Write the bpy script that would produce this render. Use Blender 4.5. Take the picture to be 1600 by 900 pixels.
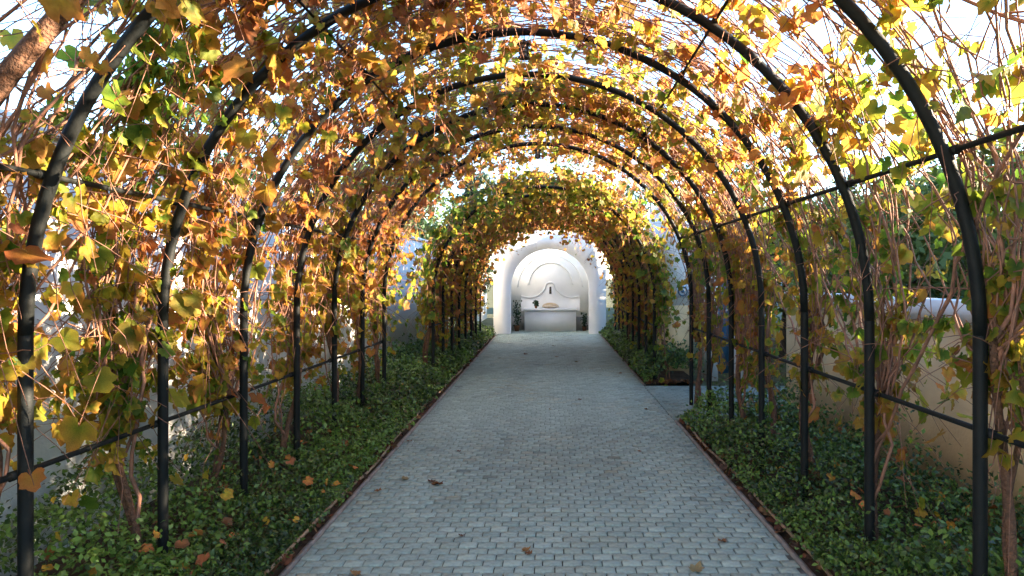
import bpy, math, random
import numpy as np
from mathutils import Matrix, Vector
R_ = math.radians
rng = np.random.default_rng(7)
random.seed(7)
for o in list(bpy.data.objects):
    bpy.data.objects.remove(o)
scn = bpy.context.scene
COL = scn.collection

# ------------------------------------------------------------------ camera
F, VX, VY, CAMZ = 960.0, 866.0, 436.0, 1.6        # focal length in photo px, vanishing point, eye height
cam = bpy.data.cameras.new('camera'); camo = bpy.data.objects.new('camera', cam); COL.objects.link(camo)
camo.location = (0, 0, CAMZ); camo.rotation_euler = (R_(90), 0, 0)
cam.sensor_width = 36; cam.lens = F / 1600 * 36
cam.shift_x = -(VX - 800) / 1600; cam.shift_y = -(450 - VY) / 1600
cam.clip_start = 0.05; cam.clip_end = 3000
scn.camera = camo
# ------------------------------------------------------------------ sky, sun, exposure
SUN_EL, SUN_AZ = 14.0, 86.0                         # azimuth clockwise from +Y (the tunnel's axis)
w = bpy.data.worlds.new('World'); scn.world = w; w.use_nodes = True
nt = w.node_tree; bg = nt.nodes['Background']
sky = nt.nodes.new('ShaderNodeTexSky'); sky.sky_type = 'NISHITA'; sky.sun_disc = False
sky.sun_elevation = R_(SUN_EL); sky.sun_rotation = R_(SUN_AZ)
sky.air_density = 1.0; sky.dust_density = 0.3; sky.ozone_density = 2.6
nt.links.new(sky.outputs[0], bg.inputs[0]); bg.inputs[1].default_value = 0.088
sl = bpy.data.lights.new('sun', 'SUN'); sl.energy = 4.8; sl.angle = R_(0.6); sl.color = (1.0, 0.80, 0.58)
so = bpy.data.objects.new('sun', sl); COL.objects.link(so)
a, e = R_(SUN_AZ), R_(SUN_EL)
sd = Vector((math.sin(a) * math.cos(e), math.cos(a) * math.cos(e), math.sin(e)))
so.rotation_euler = sd.to_track_quat('Z', 'Y').to_euler(); so.location = (20, 2, 10)
scn.view_settings.view_transform = 'Standard'; scn.view_settings.look = 'None'
scn.view_settings.gamma = 1; scn.view_settings.use_curve_mapping = False
scn.view_settings.exposure = 3.68
scn.render.engine = 'CYCLES'
scn.cycles.max_bounces = 6; scn.cycles.transmission_bounces = 5; scn.cycles.diffuse_bounces = 4

# ------------------------------------------------------------------ materials
def mat(name, col, rough=0.8, spec=0.3, var=0.0, scale=8.0, bump=0.0, bscale=60.0, col2=None, attr=False, trans=0.0, metal=0.0, detail=5):
    m = bpy.data.materials.new(name); m.use_nodes = True
    n = m.node_tree.nodes; l = m.node_tree.links
    p = n['Principled BSDF']; p.inputs['Roughness'].default_value = rough
    p.inputs['Specular IOR Level'].default_value = spec; p.inputs['Metallic'].default_value = metal
    p.inputs['Base Color'].default_value = (*col, 1)
    tc = n.new('ShaderNodeTexCoord'); src = None
    if attr:
        at = n.new('ShaderNodeAttribute'); at.attribute_name = 'Col'; src = at.outputs['Color']
    if var > 0:
        no = n.new('ShaderNodeTexNoise'); no.inputs['Scale'].default_value = scale; no.inputs['Detail'].default_value = detail
        l.new(tc.outputs['Object'], no.inputs['Vector'])
        mx = n.new('ShaderNodeMix'); mx.data_type = 'RGBA'; mx.blend_type = 'MIX'
        c2 = col2 if col2 else tuple(c * (1 - var) for c in col)
        ra = n.new('ShaderNodeMapRange'); ra.inputs[1].default_value = 0.35; ra.inputs[2].default_value = 0.68
        l.new(no.outputs[0], ra.inputs[0]); l.new(ra.outputs[0], mx.inputs[0])
        if attr:
            mu = n.new('ShaderNodeMix'); mu.data_type = 'RGBA'; mu.blend_type = 'MULTIPLY'; mu.inputs[0].default_value = 1
            mx.inputs[6].default_value = (1, 1, 1, 1); mx.inputs[7].default_value = (1 - var, 1 - var, 1 - var, 1)
            l.new(src, mu.inputs[6]); l.new(mx.outputs[2], mu.inputs[7]); src = mu.outputs[2]
        else:
            mx.inputs[6].default_value = (*col, 1); mx.inputs[7].default_value = (*c2, 1); src = mx.outputs[2]
    if src is not None: l.new(src, p.inputs['Base Color'])
    if bump > 0:
        nb = n.new('ShaderNodeTexNoise'); nb.inputs['Scale'].default_value = bscale; nb.inputs['Detail'].default_value = 6
        l.new(tc.outputs['Object'], nb.inputs['Vector'])
        b = n.new('ShaderNodeBump'); b.inputs['Strength'].default_value = bump; b.inputs['Distance'].default_value = 0.02
        l.new(nb.outputs[0], b.inputs['Height']); l.new(b.outputs[0], p.inputs['Normal'])
    if trans > 0:
        t = n.new('ShaderNodeBsdfTranslucent'); ms = n.new('ShaderNodeMixShader'); ms.inputs[0].default_value = trans
        if src is not None: l.new(src, t.inputs['Color'])
        else: t.inputs['Color'].default_value = (*col, 1)
        out = n['Material Output']
        l.new(p.outputs[0], ms.inputs[1]); l.new(t.outputs[0], ms.inputs[2]); l.new(ms.outputs[0], out.inputs['Surface'])
    return m

M = {}
M['steel'] = mat('painted_steel', (0.006, 0.008, 0.008), 0.6, 0.18, 0.45, 14, 0.12, 90, col2=(0.011, 0.012, 0.011))
M['plaster'] = mat('white_plaster', (0.80, 0.80, 0.78), 0.9, 0.2, 1, 1.6, 0.25, 45, col2=(0.70, 0.70, 0.67))
M['plaster_fine'] = mat('white_render', (0.88, 0.88, 0.86), 0.85, 0.2, 1, 2.5, 0.2, 30, col2=(0.80, 0.81, 0.78))
M['dado'] = mat('grey_render', (0.42, 0.42, 0.40), 0.9, 0.2, 1, 3, 0.2, 40, col2=(0.34, 0.34, 0.32))
M['beige'] = mat('beige_render', (0.80, 0.57, 0.31), 0.92, 0.15, 1, 2.2, 0.3, 50, col2=(0.66, 0.47, 0.26))
M['brick'] = mat('grey_paver', (0.3, 0.3, 0.29), 0.85, 0.25, 0.28, 30, 0.5, 120, attr=True)
M['joint'] = mat('joint_sand', (0.15, 0.15, 0.13), 0.95, 0.1, 0.5, 25, 0.4, 200)
M['edging'] = mat('concrete_edging', (0.30, 0.26, 0.22), 0.9, 0.2, 0.4, 12, 0.4, 90)
M['soil'] = mat('dark_soil', (0.10, 0.065, 0.042), 0.98, 0.1, 0.5, 10, 0.8, 40)
M['ground'] = mat('dry_lawn', (0.10, 0.10, 0.05), 0.98, 0.1, 0.5, 2, 0.5, 30)
M['hose'] = mat('brown_hose', (0.34, 0.22, 0.13), 0.6, 0.4, 0.4, 20, 0.1, 60)
M['bark'] = mat('vine_bark', (0.17, 0.085, 0.05), 0.95, 0.15, 1, 40, 0.9, 90, col2=(0.085, 0.05, 0.035))
M['cane'] = mat('vine_cane', (0.30, 0.14, 0.085), 0.75, 0.3, 1, 16, 0.3, 120, col2=(0.15, 0.08, 0.055))
M['tbark'] = mat('tree_bark', (0.10, 0.075, 0.055), 0.95, 0.15, 0.5, 14, 0.8, 40)
M['leaf'] = mat('vine_leaf', (0.3, 0.2, 0.05), 0.5, 0.35, 0.35, 45, 0.25, 60, attr=True, trans=0.66)
M['cover'] = mat('ground_cover_leaf', (0.05, 0.1, 0.03), 0.42, 0.4, attr=True, trans=0.22)
M['tleaf'] = mat('tree_leaf', (0.05, 0.1, 0.03), 0.55, 0.3, attr=True, trans=0.3)
M['litter'] = mat('dead_leaf', (0.2, 0.1, 0.05), 0.85, 0.15, 0.4, 50, attr=True, trans=0.1)
M['iron'] = mat('lantern_iron', (0.012, 0.012, 0.012), 0.5, 0.5, 0.3, 30)
M['glass'] = mat('lantern_glass', (0.16, 0.17, 0.16), 0.15, 0.6, 0.3, 20)
M['blue'] = mat('blue_paint', (0.03, 0.11, 0.19), 0.55, 0.4, 0.3, 6)
M['paleblue'] = mat('pale_blue_render', (0.30, 0.42, 0.46), 0.9, 0.2, 0.3, 2)
M['roof'] = mat('grey_roof', (0.20, 0.20, 0.21), 0.9, 0.2, 0.3, 5)
M['window'] = mat('window_glass', (0.03, 0.04, 0.05), 0.12, 0.6, 0.2, 2)
M['brass'] = mat('dark_bronze', (0.05, 0.045, 0.03), 0.45, 0.5, 0.3, 30, metal=0.6)
M['stain'] = mat('rust_stained_render', (0.60, 0.45, 0.27), 0.9, 0.2, 1, 7, 0.2, 40, col2=(0.74, 0.68, 0.58))
M['terracotta'] = mat('terracotta', (0.30, 0.13, 0.07), 0.85, 0.2, 0.3, 10)
M['cable'] = mat('black_cable', (0.02, 0.02, 0.02), 0.6, 0.3)
M['tile'] = mat('glazed_tile', (0.55, 0.62, 0.66), 0.25, 0.5, 0.1, 10)

# ------------------------------------------------------------------ helpers
def new_mesh(name, V, faces, material, cols=None, smooth=False):
    """faces: list of index arrays (n,k) with k = 3 or 4"""
    me = bpy.data.meshes.new(name)
    V = np.asarray(V, dtype=np.float32)
    if isinstance(faces, np.ndarray): faces = [faces]
    faces = [np.asarray(f, dtype=np.int32) for f in faces if len(f)]
    idx = np.concatenate([f.ravel() for f in faces])
    tot = np.concatenate([np.full(len(f), f.shape[1], np.int32) for f in faces])
    st = np.concatenate([[0], np.cumsum(tot)[:-1]]).astype(np.int32)
    me.vertices.add(len(V)); me.vertices.foreach_set('co', V.ravel())
    me.loops.add(len(idx)); me.loops.foreach_set('vertex_index', idx)
    me.polygons.add(len(tot)); me.polygons.foreach_set('loop_start', st); me.polygons.foreach_set('loop_total', tot)
    if smooth: me.polygons.foreach_set('use_smooth', np.ones(len(tot), dtype=bool))
    me.update(calc_edges=True); me.validate()
    if cols is not None:
        c = np.ones((len(V), 4), np.float32); c[:, :3] = cols
        at = me.color_attributes.new('Col', 'FLOAT_COLOR', 'POINT'); at.data.foreach_set('color', c.ravel())
    me.materials.append(material)
    return me

def link(name, data, parent=None, loc=(0, 0, 0), **props):
    o = bpy.data.objects.new(name, data); COL.objects.link(o); o.location = loc
    if parent is not None: o.parent = parent
    for k, v in props.items(): o[k] = v
    return o

def empty(name, loc, label, category, group=None):
    o = link(name, None, None, loc, label=label, category=category); o.empty_display_size = 0.1
    if group: o['group'] = group
    return o

class MB:
    def __init__(s): s.V = []; s.T = []; s.Q = []; s.C = []; s.n = 0
    def add(s, V, Q=None, T=None, C=None):
        V = np.asarray(V, float).reshape(-1, 3)
        if Q is not None and len(Q): s.Q.append(np.asarray(Q) + s.n)
        if T is not None and len(T): s.T.append(np.asarray(T) + s.n)
        s.V.append(V); s.n += len(V)
        if C is not None: s.C.append(np.asarray(C, float).reshape(-1, 3))
    def box(s, x0, x1, y0, y1, z0, z1, inset=0.0):
        i = inset
        V = [(x0, y0, z0), (x1, y0, z0), (x1, y1, z0), (x0, y1, z0), (x0 + i, y0 + i, z1), (x1 - i, y0 + i, z1), (x1 - i, y1 - i, z1), (x0 + i, y1 - i, z1)]
        s.add(V, Q=[(3, 2, 1, 0), (4, 5, 6, 7), (0, 1, 5, 4), (1, 2, 6, 5), (2, 3, 7, 6), (3, 0, 4, 7)])
        return s
    def tube(s, P, r, sides=6, caps=True):
        P = np.asarray(P, float); n = len(P); r = np.broadcast_to(np.asarray(r, float), (n,))
        T = np.gradient(P, axis=0); T /= np.linalg.norm(T, axis=1)[:, None] + 1e-9
        ref = np.array([0, 1.0, 0]) if abs(T[:, 1]).mean() < 0.7 else np.array([1.0, 0, 0])
        A = np.cross(T, ref); A /= np.linalg.norm(A, axis=1)[:, None] + 1e-9
        B = np.cross(T, A)
        th = np.arange(sides) * 2 * np.pi / sides
        V = P[:, None] + r[:, None, None] * (np.cos(th)[None, :, None] * A[:, None] + np.sin(th)[None, :, None] * B[:, None])
        i = np.arange(n - 1)[:, None] * sides; j = np.arange(sides)[None]; k = (j + 1) % sides
        Q = np.stack([i + j, i + k, i + sides + k, i + sides + j], -1).reshape(-1, 4)
        V = V.reshape(-1, 3); T3 = None
        if caps:
            V = np.vstack([V, P[:1], P[-1:]]); a0 = n * sides
            jj = np.arange(sides); kk = (jj + 1) % sides; b = (n - 1) * sides
            T3 = np.vstack([np.stack([kk, jj, np.full(sides, a0)], -1), np.stack([b + jj, b + kk, np.full(sides, a0 + 1)], -1)])
        s.add(V, Q=Q, T=T3); return s
    def lathe(s, prof, cx=0, cy=0, seg=16):
        prof = np.asarray(prof, float); th = np.arange(seg) * 2 * np.pi / seg
        V = np.stack([cx + prof[:, 0, None] * np.cos(th), cy + prof[:, 0, None] * np.sin(th), np.repeat(prof[:, 1, None], seg, 1)], -1)
        i = np.arange(len(prof) - 1)[:, None] * seg; j = np.arange(seg)[None]; k = (j + 1) % seg
        s.add(V.reshape(-1, 3), Q=np.stack([i + j, i + k, i + seg + k, i + seg + j], -1).reshape(-1, 4)); return s
    def prism(s, P2, y0, y1):
        """polygon in X,Z (list) extruded along Y; triangulated as a fan about its centroid"""
        P2 = np.asarray(P2, float); n = len(P2); c = P2.mean(0)
        f = np.column_stack([P2[:, 0], np.full(n, y0), P2[:, 1]]); b = f.copy(); b[:, 1] = y1
        V = np.vstack([f, b, [[c[0], y0, c[1]], [c[0], y1, c[1]]]])
        j = np.arange(n); k = (j + 1) % n
        s.add(V, Q=np.stack([k, j, n + j, n + k], -1), T=np.vstack([np.stack([j, k, np.full(n, 2 * n)], -1), np.stack([n + k, n + j, np.full(n, 2 * n + 1)], -1)]))
        return s
    def build(s, name, material, parent=None, loc=(0, 0, 0), smooth=False, off=(0, 0, 0), **props):
        V = np.vstack(s.V) - np.asarray(off, float)
        fs = []
        if s.Q: fs.append(np.vstack(s.Q))
        if s.T: fs.append(np.vstack(s.T))
        me = new_mesh(name, V, fs, material, np.vstack(s.C) if s.C else None, smooth)
        return link(name, me, parent, loc, **props)

def noise3(p, s, seed=0):
    """cheap smooth noise in -1..1"""
    p = np.asarray(p, float) * s; r = np.random.default_rng(seed); out = 0; amp = 0
    for i in range(5):
        k = r.normal(size=3); k *= (0.7 + 0.35 * i) / np.linalg.norm(k); ph = r.uniform(0, 6.28)
        a_ = 1 / (1 + .35 * i); out = out + a_ * np.sin(p @ k * 2.2 + ph); amp += a_
    return out / amp * 1.6

# ================================================================== SETTING: ground, path, beds
g = MB(); g.add([(-900, -300, -.06), (900, -300, -.06), (900, 2000, -.06), (-900, 2000, -.06)], Q=[(0, 1, 2, 3)])
g.build('ground', M['ground'], kind='structure')

def xl(y): return -1.41 - 0.0127 * y
def xr(y): return 1.39 - 0.0045 * y
Y0, Y1 = -2.5, 19.28
CR0, CR1, CRX = 7.08, 9.25, 3.6          # side path leaving on the beige-wall side
p = MB()
p.add([(xl(Y0) - .03, Y0, -.012), (xr(Y0) + .03, Y0, -.012), (xr(Y1) + .03, Y1, -.012), (xl(Y1) - .03, Y1, -.012)], Q=[(0, 1, 2, 3)])
p.add([(xr(CR0) + .03, CR0 - .12, -.012), (CRX, CR0 - .12, -.012), (CRX, CR1 + .03, -.012), (xr(CR1) + .03, CR1 + .03, -.012)], Q=[(0, 1, 2, 3)])
path = p.build('path', M['joint'], kind='structure', label='grey brick paved garden path running to the white fountain')

BW, BD, GAP = 0.112, 0.079, 0.0065
bricks = []                                # x0,x1,y0,y1
rows = int((Y1 - Y0) / BD)
for i in range(rows):
    y0 = Y0 + i * BD; y1 = y0 + BD; ym = (y0 + y1) / 2
    L, Rr = xl(ym), xr(ym)
    x = L - (BW * .5 if i % 2 else 0) - (.0 if i % 3 else .012)
    end = Rr
    while x < end - .02:
        a0, a1 = max(x, L), min(x + BW, end)
        if a1 - a0 > .03: bricks.append((a0, a1, y0, y1))
        x += BW
for i in range(int((CR1 - CR0 + .1) / BD)):
    y0 = CR0 - .1 + i * BD; y1 = y0 + BD; x = xr(y0) + .004 - (BW * .5 if i % 2 else 0)
    while x < CRX:
        a0, a1 = max(x, xr(y0) + .004), min(x + BW, CRX)
        cx = (a0 + a1) / 2; near = CR0 + .28 - max(0, .30 - abs(cx - xr(y0) - .30)) if False else CR0
        if a1 - a0 > .03: bricks.append((a0, a1, y0, y1))
        x += BW
bricks = np.array(bricks)
NB = len(bricks)
def brick_geo(b, z, tl, i_=0.004):
    x0, x1, y0, y1 = b; h = GAP / 2
    x0 += h; x1 -= h; y0 += h; y1 -= h
    V = np.array([(x0, y0, -.03), (x1, y0, -.03), (x1, y1, -.03), (x0, y1, -.03),
                  (x0, y0, z - .004), (x1, y0, z - .004), (x1, y1, z - .004), (x0, y1, z - .004),
                  (x0 + i_, y0 + i_, z), (x1 - i_, y0 + i_, z), (x1 - i_, y1 - i_, z), (x0 + i_, y1 - i_, z)])
    V[4:, 2] += (V[4:, 0] - (x0 + x1) / 2) * tl[0] + (V[4:, 1] - (y0 + y1) / 2) * tl[1]
    return V
BQ = np.array([(0, 1, 5, 4), (1, 2, 6, 5), (2, 3, 7, 6), (3, 0, 4, 7), (4, 5, 9, 8), (5, 6, 10, 9), (6, 7, 11, 10), (7, 4, 8, 11), (8, 9, 10, 11)])
def brick_col(c):
    base = np.array([.365, .44, .38])
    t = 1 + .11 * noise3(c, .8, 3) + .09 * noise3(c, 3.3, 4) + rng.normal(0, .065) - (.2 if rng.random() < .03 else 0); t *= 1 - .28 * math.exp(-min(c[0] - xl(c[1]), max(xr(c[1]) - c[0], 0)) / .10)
    warm = np.clip(.4 * noise3(c, 1.7, 5) + rng.normal(0, .3) - .25, 0, 1)
    return base * t * (1 - warm * np.array([-.12, .05, .16]))
mid = np.column_stack([(bricks[:, 0] + bricks[:, 1]) / 2, (bricks[:, 2] + bricks[:, 3]) / 2])
pxx = VX + F * mid[:, 0] / np.maximum(mid[:, 1], .1); pyy = VY + F * CAMZ / np.maximum(mid[:, 1], .1)
vis = (mid[:, 1] > 2) & (pyy < 897) & (pxx > 0) & (pxx < 1600)
order = np.argsort(np.where(vis, mid[:, 1], 99)); near = set(order[:300].tolist())
field = MB(); brick_meshes = {}
for i in range(NB):
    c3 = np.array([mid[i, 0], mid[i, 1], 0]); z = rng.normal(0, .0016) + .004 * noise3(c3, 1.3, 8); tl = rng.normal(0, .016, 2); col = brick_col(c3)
    if i in near:
        w_ = bricks[i, 1] - bricks[i, 0]; key = (round(w_, 2), random.randrange(9))
        if key not in brick_meshes:
            lb = (-w_ / 2, w_ / 2, -BD / 2, BD / 2)
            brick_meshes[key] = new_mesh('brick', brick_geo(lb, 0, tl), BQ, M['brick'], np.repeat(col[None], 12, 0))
        link('brick', brick_meshes[key], path, (c3[0], c3[1], z))
    else:
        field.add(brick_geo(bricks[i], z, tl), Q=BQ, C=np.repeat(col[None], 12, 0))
field.build('brick_field', M['brick'], path, kind='stuff')
# concrete edging strips of the path
def strip(fx, ya, yb, wd, z0, z1, sgn, name, m, parent, step=.4):
    ys = np.arange(ya, yb + 1e-6, (yb - ya) / max(1, int((yb - ya) / step))); b = MB(); n = len(ys)
    xi = np.array([fx(y) for y in ys]); xo = xi + sgn * wd
    V = np.concatenate([np.column_stack([xi, ys, np.full(n, z0)]), np.column_stack([xi, ys, np.full(n, z1)]), np.column_stack([xo, ys, np.full(n, z1)]), np.column_stack([xo, ys, np.full(n, z0)])])
    j = np.arange(n - 1); Q = np.vstack([np.stack([k * n + j, (k + 1) * n + j, (k + 1) * n + j + 1, k * n + j + 1], -1) for k in range(3)])
    b.add(V, Q=Q); return b.build(name, m, parent)
strip(lambda y: xl(y) - .004, Y0, 17.7, .03, -.05, .004, -1, 'edging', M['edging'], path)
strip(lambda y: xr(y) + .004, Y0, CR0 - .13, .03, -.05, .004, 1, 'edging', M['edging'], path)
strip(lambda y: xr(y) + .004, CR1 + .04, 17.7, .03, -.05, .004, 1, 'edging', M['edging'], path)

LW, RW = -2.85, 2.72                        # white wall face, beige wall face
def soil(name, fx, ya, yb, xo):
    n = 60; ys = np.linspace(ya, yb, n); m_ = 10; V = []
    for y in ys:
        for t in np.linspace(0, 1, m_):
            x = fx(y) * (1 - t) + xo * t
            V.append((x, y, -.02 + .045 * min(1, t * 3) + .012 * noise3(np.array([x, y, 0]), 5, 2)))
    i = np.arange(n - 1)[:, None] * m_; j = np.arange(m_ - 1)[None]
    b = MB(); b.add(V, Q=np.stack([i + j, i + j + 1, i + m_ + j + 1, i + m_ + j], -1).reshape(-1, 4))
    return b.build(name, M['soil'], kind='structure')
soil('planting_bed', lambda y: xl(y) - .036, Y0, 17.75, LW)
soil('planting_bed', lambda y: xr(y) + .036, Y0, CR0 - .14, RW)
soil('planting_bed', lambda y: xr(y) + .036, CR1 + .05, 17.75, 2.2)

# ================================================================== WALLS
def wall(name, x0, x1, y0, y1, h, m, label, coping=None, cm=None, cat='wall'):
    o = empty(name, ((x0 + x1) / 2, (y0 + y1) / 2, -.06), label, cat)
    b = MB(); b.box(x0, x1, y0, y1, -.06, h); b.build('wall_body', m, o, off=o.location)
    if coping:
        b = MB(); b.box(x0 - .03, x1 + .03, y0 - .03, y1 + .03, h + .002, h + coping, .012); b.build('coping', cm or m, o, off=o.location)
    return o
wall('garden_wall', LW - .25, LW, -3, 26, 2.40, M['plaster'], 'long tall white plastered garden wall behind the orange vines', .07, M['plaster'])
wall('garden_wall', RW, RW + .25, -3, 7.2, 1.30, M['beige'], 'low beige rendered garden wall with white coping', .15, M['plaster'])
wall('garden_wall', 5.9, 6.1, -3, 30, 1.80, M['paleblue'], 'pale blue boundary wall standing in front of dark trees', .06, M['paleblue'])
# white wall with a glazed tile plaque where the side path leaves
o = empty('gate_wall', (2.15, 10.6, -.06), 'white wall end with warm beige base and round blue tile plaque by the side path', 'wall')
b = MB(); b.box(1.95, 2.38, 10.5, 12.6, 1.15, 2.95); b.build('wall_body', M['plaster'], o, off=o.location)
b = MB(); b.box(1.952, 2.378, 10.498, 12.598, -.06, 1.149); b.build('wall_base', M['beige'], o, off=o.location)
b = MB(); b.box(2.08, 2.30, 10.474, 10.497, 1.28, 1.50, 0); pl = b.build('plaque', M['tile'], o, off=o.location)
th = np.linspace(0, 2 * np.pi, 25); ring = np.column_stack([2.19 + .075 * np.cos(th), np.full(25, 10.468), 1.39 + .075 * np.sin(th)])
b = MB(); b.tube(ring, .012, 6, False); b.lathe([(0, 0), (.03, 0), (.03, .012), (0, .012)], 0, 0, 10)
b.V[-1] = np.column_stack([b.V[-1][:, 0] + 2.19, 10.473 - b.V[-1][:, 2], b.V[-1][:, 1] + 1.39]); b.build('plaque_ring', M['blue'], pl, off=o.location)
o = empty('gate', (2.9, 10.0, 0), 'dark blue gate leaf hung between two white pillars on the side path', 'gate')
for px0, px1 in ((2.48, 2.66), (2.93, 3.25)):
    b = MB(); b.box(px0, px1, 9.98, 10.2, -.06, 1.75); pp = b.build('pillar', M['plaster'], o, off=o.location)
    b = MB(); b.box(px0 - .03, px1 + .03, 9.95, 10.23, 1.752, 1.82, .01); b.build('pillar_cap', M['plaster'], pp, off=o.location)
for i in range(3):
    b = MB(); b.box(2.665 + i * .088, 2.748 + i * .088, 10.05, 10.09, .06, 1.6, .003); b.build('board', M['blue'], o, off=o.location)
for zb in (.3, 1.25):
    b = MB(); b.box(2.667, 2.925, 10.092, 10.12, zb, zb + .1); b.build('crossbar', M['blue'], o, off=o.location)

# ================================================================== PORTAL AND FOUNTAIN
PX, PY = -.13, 17.9
o = empty('arched_portal', (PX, PY, 0), 'white arched niche closing the far end of the vine tunnel', 'archway')
n = 28
def arch_out(r, z0, n=n):
    t = np.linspace(np.pi, 0, n); pts = [(-r, -.06)] + [(r * math.cos(q), z0 + r * math.sin(q)) for q in t] + [(r, -.06)]
    return np.array(pts)
inn, out = arch_out(1.155, 1.34), arch_out(1.64, 1.34)
tt_ = np.linspace(np.pi, 0, n)          # square-shouldered front wall round the arch
for i_, q_ in enumerate(tt_):
    sc = min(1.64 / max(abs(math.cos(q_)), 1e-6), 1.68 / max(math.sin(q_), 1e-6)); out[i_ + 1] = (sc * math.cos(q_), 1.34 + sc * math.sin(q_))
b = MB(); k = len(inn)
def lay(P, y): return np.column_stack([P[:, 0] + PX, np.full(k, y), P[:, 1]])
V = np.vstack([lay(out, PY), lay(inn, PY), lay(inn, PY + .42), lay(out, PY + .42)]); j = np.arange(k - 1)
b.add(V, Q=np.vstack([np.stack([q * k + j, q * k + j + 1, (q + 1) % 4 * k + j + 1, (q + 1) % 4 * k + j], -1) for q in (0, 1, 2, 3)]))
b.build('arch_body', M['plaster_fine'], o, off=o.location, smooth=False)
b = MB(); b.box(PX - 1.62, PX + 1.62, PY + 1.39, PY + 1.6, -.06, 2.95); b.build('back_wall', M['plaster_fine'], o, off=o.location)
for s in (-1, 1):
    x0, x1 = sorted((PX + s * 1.40, PX + s * 1.61)); b = MB(); b.box(x0, x1, PY + .421, PY + 1.389, -.06, 2.93); b.build('side_wall', M['plaster_fine'], o, off=o.location)
for s in (-1, 1):
    x0, x1 = sorted((PX + s * 1.398, PX + s * .80)); b = MB(); b.box(x0, x1, PY + 1.372, PY + 1.388, 0.0, .42); b.build('dado', M['dado'], o, off=o.location)
t = np.linspace(np.pi, 0, 26); b = MB()
b.tube(np.column_stack([PX + .02 + .69 * np.cos(t), np.full(26, PY + 1.385), 1.42 + .70 * np.sin(t)]), .032, 6); b.build('relief_moulding', M['plaster_fine'], o, off=o.location, smooth=True)
t = np.linspace(np.pi, 0, 26); b = MB()
b.tube(np.column_stack([PX + 1.02 * np.cos(t), np.full(26, PY + 1.385), 1.34 + 1.02 * np.sin(t)]), .022, 6); b.build('relief_moulding', M['plaster_fine'], o, off=o.location, smooth=True)
FX = -.12; FB = PY + 1.388
f = empty('wall_fountain', (FX, FB - .3, 0), 'white wall fountain with square basin and curved headboard in the niche', 'fountain')
# curved headboard: bell outline
xs = np.linspace(-.92, .92, 41)
zs = np.where(np.abs(xs) < .17, 1.30 + .2 * np.sqrt(np.clip(1 - (xs / .185) ** 2, 0, 1)), 1.02 + .28 * np.exp(-((np.abs(xs) - .15) / .20) ** 1.5))
zs = np.where(np.abs(xs) > .62, 1.02 + .05 * ((np.abs(xs) - .62) / .3), zs)
b = MB()
fr = np.column_stack([xs + FX, np.full(41, FB - .055), zs]); lo = fr.copy(); lo[:, 2] = .60; bk = fr.copy(); bk[:, 1] = FB - .003
j = np.arange(40); b.add(np.vstack([lo, fr, bk]), Q=np.vstack([np.stack([j, j + 1, 41 + j + 1, 41 + j], -1), np.stack([41 + j, 41 + j + 1, 82 + j + 1, 82 + j], -1)]))
b.build('headboard', M['plaster_fine'], f, off=f.location)
b = MB(); b.tube(np.column_stack([xs + FX, np.full(41, FB - .06), zs - .004]), .022, 6); b.build('headboard_moulding', M['plaster_fine'], f, off=f.location, smooth=True)
b = MB(); b.box(FX - .79, FX + .79, FB - .48, FB - .06, -.01, .63, .0); b.build('basin', M['plaster_fine'], f, off=f.location)
b = MB()
for (x0, x1, y0, y1) in ((FX - .83, FX + .83, FB - .53, FB - .40), (FX - .83, FX + .83, FB - .14, FB - .058), (FX - .83, FX - .70, FB - .399, FB - .141), (FX + .70, FX + .83, FB - .399, FB - .141)):
    b.box(x0, x1, y0, y1, .632, .70, .008)
b.build('basin_rim', M['plaster_fine'], f, off=f.location)
b = MB(); b.tube([(FX, FB - .05, 1.30), (FX, FB - .10, 1.29), (FX, FB - .17, 1.26), (FX, FB - .19, 1.20)], [.022, .024, .022, .018], 8); b.box(FX - .035, FX + .035, FB - .074, FB - .056, 1.14, 1.36, .006)
b.build('spout', M['brass'], f, off=f.location)
th = np.linspace(0, np.pi, 15); b = MB(); b.prism([(FX + .26 * math.cos(q), .72 + .14 * math.sin(q) ** .8) for q in th], FB - .066, FB - .0555)
b.build('stain_panel', M['stain'], f, off=f.location)
b = MB(); b.lathe([(0, .702), (.16, .702), (.235, .735), (.25, .765), (.23, .765), (.15, .735), (0, .73)], FX + .0, FB - .27, 20); b.build('bowl', M['stain'], f, off=f.location, smooth=True)

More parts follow.
